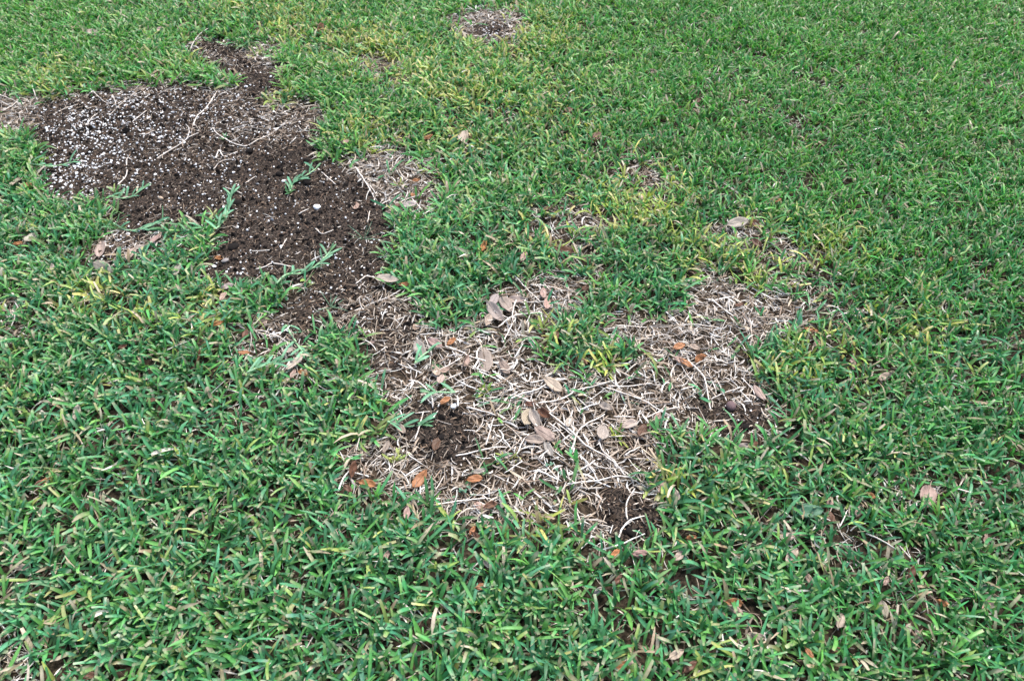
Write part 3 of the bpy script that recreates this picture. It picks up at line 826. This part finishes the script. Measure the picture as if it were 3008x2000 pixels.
for (u, v_, Lp, ang, cls, lab) in LEAVES:
    a = math.radians(ang)
    c0 = ground(u, v_, .012); p0 = ground(u-Lp/2*math.cos(a), v_+Lp/2*math.sin(a), .012); p1 = ground(u+Lp/2*math.cos(a), v_-Lp/2*math.sin(a), .012)
    Lw = float(np.linalg.norm(p1-p0)); az = math.atan2(p1[1]-p0[1], p1[0]-p0[0])
    upright = lab and ('upright' in lab or 'on edge' in lab or 'tilted up' in lab or 'on its side' in lab)
    Lw = min(max(Lw*1.08, .024), .090)
    f = fields(c0[0], c0[1]); zone = 'soil' if f['soil'][0] > .5 else 'straw' if f['straw'][0] > .45 else 'grass'
    place = dict(soil='lying on the dark bare soil', straw='lying in the dead straw', grass='half sunk in thick green grass')[zone]
    if zone == 'grass' and f['thin'][0] > .28: place = 'in a thin spot of the lawn'
    elif zone == 'grass' and f['yellow'][0] > .3: place = 'among yellowing grass'
    place += near_by(c0)
    zz = float(Htop(c0[0], c0[1], f['soil'])[0]) + dict(soil=.005, straw=.019, grass=.028)[zone]
    tilt = 1.0 if upright else dict(soil=.15, straw=.22, grass=.38)[zone]*rng.normal(1, .5)
    W = Lw*rng.uniform(.38, .52)*(.72 if (lab and 'narrow' in lab) else 1)*(1.35 if (lab and ('broad' in lab)) else 1)
    col = np.array(LEAFC[cls])*rng.normal(1, .10)*(1+rng.normal(0, .03, 3))
    curl, cup = abs(rng.normal(.05, .05))*(2.6 if (lab and 'curled' in lab) else 1), rng.normal(.25, .18)*(2 if (lab and ('curled' in lab or 'folded' in lab)) else 1)
    if not lab:
        size = 'small ' if Lw < .036 else 'large ' if Lw > .052 else ''
        lab = short(f'{size}{WORD[cls]} fallen leaf ' + place)
        grp = 'fallen leaves: ' + lab
    else: grp = 'fallen leaves with a distinct look'
    ti = rng.uniform(.78, 1.15)
    vv, ff, cc = leaf_mesh(Lw, W, col, curl, cup, ti)
    leaf = add('fallen_leaf', make_mesh('leaf_blade', vv, ff, cc), M_LEAF, loc=(c0[0], c0[1], zz), label=lab, cat='leaf', group=grp)
    solid(leaf, .0004)
    leaf.rotation_euler = (tilt if math.cos(az) > 0 else -tilt, rng.normal(0, .12), az)
    # midrib with stalk along the blade's middle column
    g = vv.reshape(9, 7, 3)[:, 3]; g = np.concatenate([[g[0]+(-.10*Lw, 0, .002)], g]) + (0, 0, .0005)
    th = np.arange(4)/4*2*PI; rad = np.linspace(.0008, .0003, len(g))
    T = g[:, None] + rad[:, None, None]*np.stack([0*th, np.cos(th), np.sin(th)*.8], -1)[None]
    add('midrib', make_mesh('midrib', T.reshape(-1, 3), grid_faces(1, len(g), 4, True), np.tile(col*.62, (len(g)*4, 1))), M_LEAF, parent=leaf)

# ------------------------------------------------------------------ stems
def spline(pts, step):
    P = np.array(pts, float)
    if len(P) == 2: P = np.array([P[0], P.mean(0)+(0, 0, .001), P[1]])
    Q = np.concatenate([[2*P[0]-P[1]], P, [2*P[-1]-P[-2]]]); out = []
    for i in range(len(P)-1):
        a, b, c, d = Q[i:i+4]; n = max(2, int(np.linalg.norm(c-b)/step))
        for t in np.arange(n)/n:
            out.append(.5*((2*b)+(-a+c)*t+(2*a-5*b+4*c-d)*t*t+(-a+3*b-3*c+d)*t**3))
    out.append(P[-1]); return np.array(out)
def stem_mesh(P, r, col, node_col, gap=.024, sides=6, taper=.25):
    """jointed stem: swollen darker nodes along a smooth path"""
    d = np.gradient(P, axis=0); d /= np.linalg.norm(d, axis=1)[:, None]+1e-9
    s = np.cross(d, (0, 0, 1.)); s /= np.linalg.norm(s, axis=1)[:, None]+1e-9; n = np.cross(s, d)
    arc = np.concatenate([[0], np.cumsum(np.linalg.norm(np.diff(P, axis=0), axis=1))])
    ph = rng.uniform(0, gap); q = np.abs(((arc+ph) % gap)/gap - .5)*2      # 1 at nodes
    k = np.clip((q-.80)/.2, 0, 1)
    R = r*(1+.32*k)*(1-taper*arc/arc[-1])
    R[0] *= .75; R[-1] *= .6
    th = np.arange(sides)/sides*2*PI
    T = P[:, None] + R[:, None, None]*(s[:, None]*np.cos(th)[:, None] + n[:, None]*np.sin(th)[:, None]*.8)
    C = np.array(col)[None]*(1-k[:, None]*.75) + np.array(node_col)[None]*k[:, None]*.75
    C = C*(1+.10*np.sin(arc*170+rng.uniform(0, 6)))[:, None]
    C = np.repeat(C[:, None], sides, 1)
    T, C = T.reshape(-1, 3), C.reshape(-1, 3)
    f = grid_faces(1, len(P), sides, True)
    # close the two ends
    nT = len(T); T = np.concatenate([T, P[:1], P[-1:]]); C = np.concatenate([C, C[:1], C[nT-1:nT]])
    cap = [(nT, (i+1) % sides, i, i) for i in range(sides)] + [(nT+1, nT-sides+i, nT-sides+(i+1) % sides, nT-sides+(i+1) % sides) for i in range(sides)]
    return T, f, C, cap
def stem_obj(name, pts3, r, col, ncol, mat, parent=None, gap=.024, origin=None, **kw):
    P = spline(pts3, .005)
    P[:, :2] += np.stack([noise(P[:, 0]*3, P[:, 1], .02, int(rng.integers(99))), noise(P[:, 0], P[:, 1]*3, .02, int(rng.integers(99)))], 1)*.0012
    if origin is None: origin = P[0].copy(); origin[2] -= r
    T, f, C, cap = stem_mesh(P-origin, r, col, ncol, gap)
    tri = np.concatenate([f[:, [0, 1, 2]], f[:, [0, 2, 3]], np.array(cap)[:, :3]])
    return add(name, make_mesh(name, T, tri, C), mat, parent=parent, loc=tuple(origin) if parent is None else (0, 0, 0), **kw), P, origin
def ground_path(pts, lift):
    """lift a photograph polyline onto the ground"""
    out = []
    for u, v in pts:
        g = ground(u, v, .014); f = fields(g[0], g[1])
        h = float(Htop(g[0], g[1], f['soil'])[0]) + lift*(1 if f['soil'][0] > .5 else 4.4 if f['straw'][0] > .45 else 6.5)
        out.append((g[0], g[1], h))
    return out
for pts, lab in RUN:
    P3 = ground_path(pts, .004)
    Ln = np.linalg.norm(np.array(P3[0])-np.array(P3[-1]))
    r = .0021 if len(pts) > 3 else rng.uniform(.0014, .0020)
    col = np.array((.68, .625, .56))*rng.normal(1, .09); nc = np.array((.36, .24, .14))
    if lab and 'white' in lab: col = np.array((.74, .71, .66))
    if lab and 'chalky' in lab: r = .0026
    mid = np.array(P3).mean(0); f = fields(mid[0], mid[1])
    bent = '' if len(pts) < 3 else 'bent '
    zone = 'on the bare soil among white perlite' if f['soil'][0] > .5 and f['perlite'][0] > .35 else 'on the dark bare soil' if f['soil'][0] > .5 else 'in the dead straw' if f['straw'][0] > .45 else 'over the lawn grass'
    if not lab:
        lab = ('short ' if Ln < .06 else '') + bent + 'pale dead runner ' + zone + near_by(mid); lab = short(lab); grp = 'dead runners: ' + lab
    else: grp = 'long dead runners with a distinct shape'
    o, P, org = stem_obj('dead_runner', P3, r, col, nc, M_STEM, gap=rng.uniform(.024, .036), label=lab, cat='runner', group=grp)
    # dry sheaths cling to some joints
    for j in range(0, len(P)-2, max(6, int(rng.integers(7, 13)))):
        if rng.random() < .55 and len(P) > 10:
            d = P[j+1]-P[j]; a = math.atan2(d[1], d[0]) + rng.normal(0, .5)
            vv, ff, cc = ribbons((P[j]-org)[None], np.array([a]), np.array([.25]), np.array([-.3]), np.array([rng.uniform(.010, .024)]), np.array([rng.uniform(.002, .004)]), np.array([rng.normal(0, .5)]),
                                 STRAWC[rng.integers(0, 6, 1)], STRAWC[rng.integers(0, 6, 1)], 5, 3, .35, rng.normal(0, .5), 'dry')
            add('sheath', make_mesh('sheath', vv, ff, cc), M_DRY, parent=o)

# loose stem pieces thick enough to tell apart in the straw
cnt = 0
while cnt < 260:
    u, v_ = rng.uniform(950, 2350), rng.uniform(820, 1620); g = ground(u, v_); f = fields(g[0], g[1])
    if f['straw'][0] < .7: continue
    L, a = float(np.clip(rng.gamma(6, .007), .02, .085)), rng.uniform(0, 2*PI)
    z = float(Htop(g[0], g[1], f['soil'])[0]) + rng.uniform(.008, .018)
    p0, p1 = np.array((g[0]-L/2*math.cos(a), g[1]-L/2*math.sin(a), z)), np.array((g[0]+L/2*math.cos(a), g[1]+L/2*math.sin(a), z+rng.normal(0, .003)))
    pm = (p0+p1)/2 + (rng.normal(0, .06)*L*-math.sin(a), rng.normal(0, .06)*L*math.cos(a), rng.uniform(0, .002))
    ci = int(rng.integers(4)); cw = ('chalk-white', 'cream', 'tan', 'brown')[ci]; sc = np.array(((.76,.73,.68),(.64,.575,.50),(.48,.40,.32),(.28,.205,.15))[ci])
    thick = rng.random() < .4; r = rng.uniform(.0017, .0023) if thick else rng.uniform(.0011, .0015)
    lab = ('long ' if L > .05 else 'short ') + ('thick ' if thick else 'thin ') + cw + ' dead straw' + (near_by(g) or ' loose in the straw patch'); lab = short(lab)
    stem_obj('dry_straw', [p0, pm, p1], r, sc*rng.normal(1, .07), sc*.6, M_STEM, gap=rng.uniform(.02, .04),
             label=lab, cat='straw', group='loose straws: '+lab)
    cnt += 1

# forked twig
def fork(lab, z0, arms, cols):
    P3 = [ground_path(a, .0045) for a in arms]
    org = np.array(P3[0][0])
    root = add('forked_twig', None, None, loc=tuple(org), label=lab, cat='twig')
    for a in P3: stem_obj('twig_arm', a, .0016, cols, (.30, .21, .13), M_STEM, parent=root, origin=org)
pc = lambda t: [(2000+float(a.split(',')[0])/2.24, 1300+float(a.split(',')[1])/2.24) for a in t.split()]
fork('forked tan dead twig with splayed arms lying on green grass', .02, [pc('500,1370 590,1310 650,1230 665,1180'), pc('500,1370 450,1280 435,1240'), pc('500,1370 440,1390 420,1440'), pc('590,1310 640,1270 668,1240')], (.45, .35, .24))

# ------------------------------------------------------------------ green runners creeping over the soil
def leaf_blade(parent, base, az, e0, e1, L, W, col, name='leaf_blade', prof='blade', bend=0.):
    A = lambda q: np.array([q], float)
    c = np.array([col]); vv, ff, cc = ribbons(np.array([base]), A(az), A(e0), A(e1), A(L), A(W), A(rng.normal(0, .3)), c*.8+np.array((.05, .06, .02)), c, 7, 3, .15, bend, prof)
    return add(name, make_mesh(name, vv, ff, cc), M_BLADE, parent=parent)
RUNG = (.36, .58, .34)
def green_runner(pts, lab, leafy=1.):
    P3 = ground_path(pts, .006); org = np.array(P3[0])-(0, 0, .004)
    root = add('green_runner', None, None, loc=tuple(org), label=lab, cat='runner', group='green runners creeping over bare ground')
    _, P, _ = stem_obj('stem', P3, .0030, RUNG, (.30, .36, .16), M_BLADE, parent=root, origin=org, gap=.03)
    arc = np.concatenate([[0], np.cumsum(np.linalg.norm(np.diff(P, axis=0), axis=1))])
    a = .004
    while a < arc[-1]:
        j = min(int(np.searchsorted(arc, a)), len(P)-2); d = P[j+1]-P[j]; az = math.atan2(d[1], d[0])
        for sgn in ((-1, 1), (1,), (-1,), (.4,), (-1, .2))[rng.integers(5)]:
            leaf_blade(root, P[j]-org, az+sgn*rng.uniform(.25, 1.05), rng.uniform(.15, .8), rng.uniform(-.4, .2), rng.uniform(.034, .060), rng.uniform(.0065, .0090), np.array((.115, .30, .175))*rng.normal(1, .14), bend=rng.normal(0, .3))
        a += rng.uniform(.016, .034)/leafy
    d = P[-1]-P[-3]; az = math.atan2(d[1], d[0])
    for k in range(2): leaf_blade(root, P[-1]-org, az+rng.normal(0, .3), .3, .1, .030, .006, (.10, .25, .12))
green_runner([(817,855),(848,829),(888,806),(929,779),(973,739)], 'long green runner with paired blades stretching diagonally across the dark soil')
green_runner([(640,690),(656,638),(670,603),(679,567)], 'green runner standing out of a turf tip in the middle of the dark soil', 1.4)
green_runner([(852,560),(862,531),(893,518),(929,495)], 'green runner reaching into the dark soil from its upper grass edge', 1.1)
green_runner([(340,672),(366,670),(420,668),(482,663)], 'green runner lying level at the soil below the perlite')
green_runner([(95,500),(152,491),(214,478)], 'thin green runner creeping in among the perlite', .8)
green_runner([(325,590),(370,569),(420,550)], 'green runner with splayed blades below the densest perlite')
green_runner([(839,953),(866,998),(893,1043)], 'green runner hanging down past the lower tip of the dark soil')
green_runner([(732,1110),(781,1090),(830,1070)], 'pale green runner lying beside a narrow grey-tan leaf')
green_runner([(1339,1159),(1312,1159),(1268,1159)], 'short green runner alone on straw above a dark soil hole', .8)
green_runner([(1219,1077),(1239,1055),(1268,1035)], 'small green runner next to a grey-tan oval leaf', .8)
green_runner([(1140,1250),(1190,1246),(1241,1244)], 'green runner poking from thick grass towards a dark soil hole')

# ------------------------------------------------------------------ single tufts and weeds
def tuft(u, v_, n, L, W, cols, lab, name='grass_tuft', cat='grass', e=(.5, 1.3), prof='blade', spread=.008):
    g = ground(u, v_); z = float(Htop(g[0], g[1])[0])
    root = add(name, None, None, loc=(g[0], g[1], z), label=lab, cat=cat)
    cols = np.array(cols)
    for k in range(n):
        az = rng.uniform(0, 2*PI); e0 = rng.uniform(*e)
        leaf_blade(root, (spread*rng.normal()*.7, spread*rng.normal()*.7, 0), az, e0, e0-rng.uniform(.1, .8), L*rng.uniform(.6, 1.2), W*rng.uniform(.8, 1.2), cols[rng.integers(len(cols))]*rng.normal(1, .1), prof=prof, bend=rng.normal(0, .3))
YG = [(.22,.33,.06),(.30,.38,.08),(.12,.26,.07),(.38,.40,.10)]
GG = [(.06,.19,.08),(.05,.16,.06),(.09,.22,.08)]
tuft(1424,1150,16,.042,.0055,YG+GG,'yellow-green grass tuft growing alone in the straw above a dark soil hole')
tuft(1812,1284,16,.030,.0045,YG+GG[2:],'small yellow-green tuft beside a broad grey-tan leaf in the straw')
tuft(1781,1098,9,.048,.0065,YG,'tuft of stiff yellow blades at the top of the straw patch')
tuft(754,172,16,.050,.0055,YG+[(.50,.42,.22),(.48,.38,.24)],'straw-yellow grass tuft above the dark soil pocket')
tuft(1156,1352,12,.036,.0065,[(.36,.42,.13),(.42,.44,.16),(.28,.38,.12)],'pale yellow-green shoot beside the brown leaves at the straw\'s edge')
tuft(853,572,12,.028,.006,GG+[(.13,.28,.13)],'small green tuft rooted alone in the dark soil')
tuft(1625,985,10,.036,.006,YG[:1]+[(.40,.40,.10),(.46,.42,.14)],'bright yellow tuft on straw between green grass tongues')
tuft(1505,1345,7,.040,.004,[(.40,.42,.12),(.32,.38,.10)],'thin yellow shoot growing up through the thickest straw')
tuft(665,418,8,.024,.0045,GG+YG[2:3],'tiny green tuft beside the long sagging dead runner')
tuft(1905,590,12,.050,.007,YG,'yellow broad-bladed tuft at the upper straw spot in the lawn')
tuft(1069,712,9,.075,.0026,[(.09,.20,.13),(.11,.24,.15)],'thin-bladed grassy weed sprouting from the dark soil by the grass','grassy_weed','weed',(.4,1.2),'thin',.003)
tuft(973,905,9,.060,.0026,[(.09,.20,.13),(.12,.25,.16)],'thin-bladed spidery weed on the narrow lower part of the soil','grassy_weed','weed',(.3,1.1),'thin',.003)
tuft(1263,1490,8,.070,.007,GG+[(.14,.30,.08)],'tall green grass shoot rising beside the glossy orange-brown leaf',e=(.9,1.4),spread=.006)
tuft(1665,1425,6,.055,.007,GG,'upright green blades rising from the lower straw patch',e=(.9,1.4),spread=.012)

tuft(1175,545,7,.036,.0055,YG,'yellow-green shoots sprouting in the straw spot beside the dark soil')
tuft(1240,505,8,.040,.006,YG+GG,'mixed green and yellow tuft at the border of the upper straw spot')
tuft(1195,585,6,.034,.0055,GG+YG[2:3],'few green blades growing beside the small orange-brown leaf')
tuft(1090,455,9,.046,.006,YG+[(.50,.42,.22)],'yellowed tuft on the lawn edge above the straw spot by the soil')
tuft(1100,165,10,.046,.006,YG+[(.52,.50,.18)],'bright yellow tuft on the lawn between the bare soil and the upper soil hole')
tuft(1800,560,9,.048,.0065,YG,'yellow blades leaning over the small straw gap in the lawn')
def clover(u, v_, lab, s=.006):
    g = ground(u, v_); z = float(Htop(g[0], g[1])[0])
    root = add('clover', None, None, loc=(g[0], g[1], z), label=lab, cat='weed', group='tiny clovers in the straw')
    for k in range(4):
        c = np.array((rng.normal(0, .010), rng.normal(0, .010), .012+rng.uniform(0, .006)))
        stem_obj('stalk', [np.zeros(3), c*.5+(0, 0, .003), c], .0005, (.10, .20, .12), (.10, .20, .12), M_BLADE, parent=root, origin=np.zeros(3))
        for j in range(3):
            leaf_blade(root, c, j*2.09+k, .15, .1, s, s*.8, (.07, .19, .13), 'leaflet')
clover(1625,1381,'tiny blue-green clover growing in the lower straw')
clover(1357,1456,'tiny blue-green clover where the straw meets the grass')

# broad green leaves lying in the turf
for (u, v_, L, az, lab) in ((2382,1497,.062,.15,'broad dark green leaf lying flat on the grass beside dead stems'),(2339,1452,.045,1.3,'blue-green leaf standing in the grass by a broad dark green one'),(2362,1484,.035,.2,'small oval green leaf lying above the broad dark green one')):
    g = ground(u, v_, .03); z = float(Htop(g[0], g[1])[0])+.030
    vv, ff, cc = leaf_mesh(L, L*.48, (.055, .15, .085), .04, .2, 1.0)
    o = add('green_leaf', make_mesh('green_leaf', vv, ff, cc), M_LEAF, loc=(g[0], g[1], z), label=lab, cat='leaf'); solid(o, .0004); o.rotation_euler = (.3, 0, az)
    m = vv.reshape(9, 7, 3)[:, 3]+(0, 0, .0005); th = np.arange(4)/4*2*PI
    T = m[:, None]+.0005*np.stack([0*th, np.cos(th), np.sin(th)], -1)[None]
    add('midrib', make_mesh('midrib', T.reshape(-1, 3), grid_faces(1, 9, 4, True), np.tile((.10, .22, .12), (36, 1))), M_LEAF, parent=o)

# ------------------------------------------------------------------ pebbles, perlite lumps, clods, husks
def lump_obj(name, u, v_, r, col, lab, cat, mat, flat=.8, rough=.10, lift=.35, sub=2, group=None):
    g = ground(u, v_); z = float(Htop(g[0], g[1])[0])
    vv, ff, cc = lumps(np.zeros((1, 3)), np.array([r]), np.array([col]), flat, rough)
    o = add(name, make_mesh(name, vv, ff, cc), mat, loc=(g[0], g[1], z+r*lift), label=lab, cat=cat, group=group)
    s = o.modifiers.new('round', 'SUBSURF'); s.levels = s.render_levels = sub
lump_obj('pebble', 2145, 1200, .017, (.13,.085,.085), 'smooth purplish round pebble at the edge of a small soil hole', 'pebble', M_STONE, .85, .04, .5)
lump_obj('pebble', 665, 775, .012, (.23,.21,.20), 'grey angular pebble on dark soil beside the turf', 'pebble', M_STONE)
lump_obj('pebble', 473, 585, .010, (.46,.35,.25), 'tan pebble lying on the perlite-flecked soil', 'pebble', M_STONE)
lump_obj('pebble', 801, 650, .010, (.16,.17,.19), 'blue-grey pebble in the middle of the dark soil', 'pebble', M_STONE)
lump_obj('perlite_lump', 933, 616, .013, (.78,.78,.76), 'big white crumbly lump in the middle of the dark soil', 'perlite', M_STONE, .7, .2, .4, 1)
lump_obj('perlite_lump', 1333, 1206, .012, (.80,.82,.84), 'white papery scrap lying across a stem in the straw', 'scrap', M_STONE, .5, .2, 1.3, 1)
for u, v_, r in ((821,513,.020),(735,455,.018),(688,735,.022),(560,190+60,.014),(905,545,.018),(1100,520,.016),(1330,1180,.014),(1295,1290,.016),(2190,1255,.018),(2150,1265,.015),(1850,1570,.016),(700,600,.016),(880,690,.015)):
    lump_obj('soil_clod', u, v_, r, (.013,.011,.010), ('large' if r > .0165 else 'small')+' dark clod of earth'+(near_by(ground(u, v_)) or ' on the bare soil'), 'clod', M_CRUMB, .6, .16, .15, 2, 'clods of earth on the bare soil')
def husk(u, v_, L, az, lab, z=.035):
    g = ground(u, v_, z); zz = float(Htop(g[0], g[1])[0])+z
    root = add('seed_husk', None, None, loc=(g[0], g[1], zz-.004), label=lab, cat='husk')
    for k, off in enumerate((-.0035, 0, .0035)):
        A = lambda q: np.array([q], float)
        vv, ff, cc = ribbons(np.array([(-L/2*math.cos(az)-off*math.sin(az), -L/2*math.sin(az)+off*math.cos(az), .001*k)]), A(az-off*30), A(.25), A(-.25), A(L*(1-.1*k)), A(.008), A(.5*(k-1)), np.array([(.62,.57,.46)]), np.array([(.70,.66,.56)]), 7, 3, .3, off*60, 'dry')
        add('scale', make_mesh('scale', vv, ff, cc), M_DRY, parent=root)
husk(484, 1322, .062, .35, 'cream dry seed husk resting on top of dense green grass')
husk(290, 1795, .036, .5, 'small cream papery husk sunk in bluish green grass', .028)
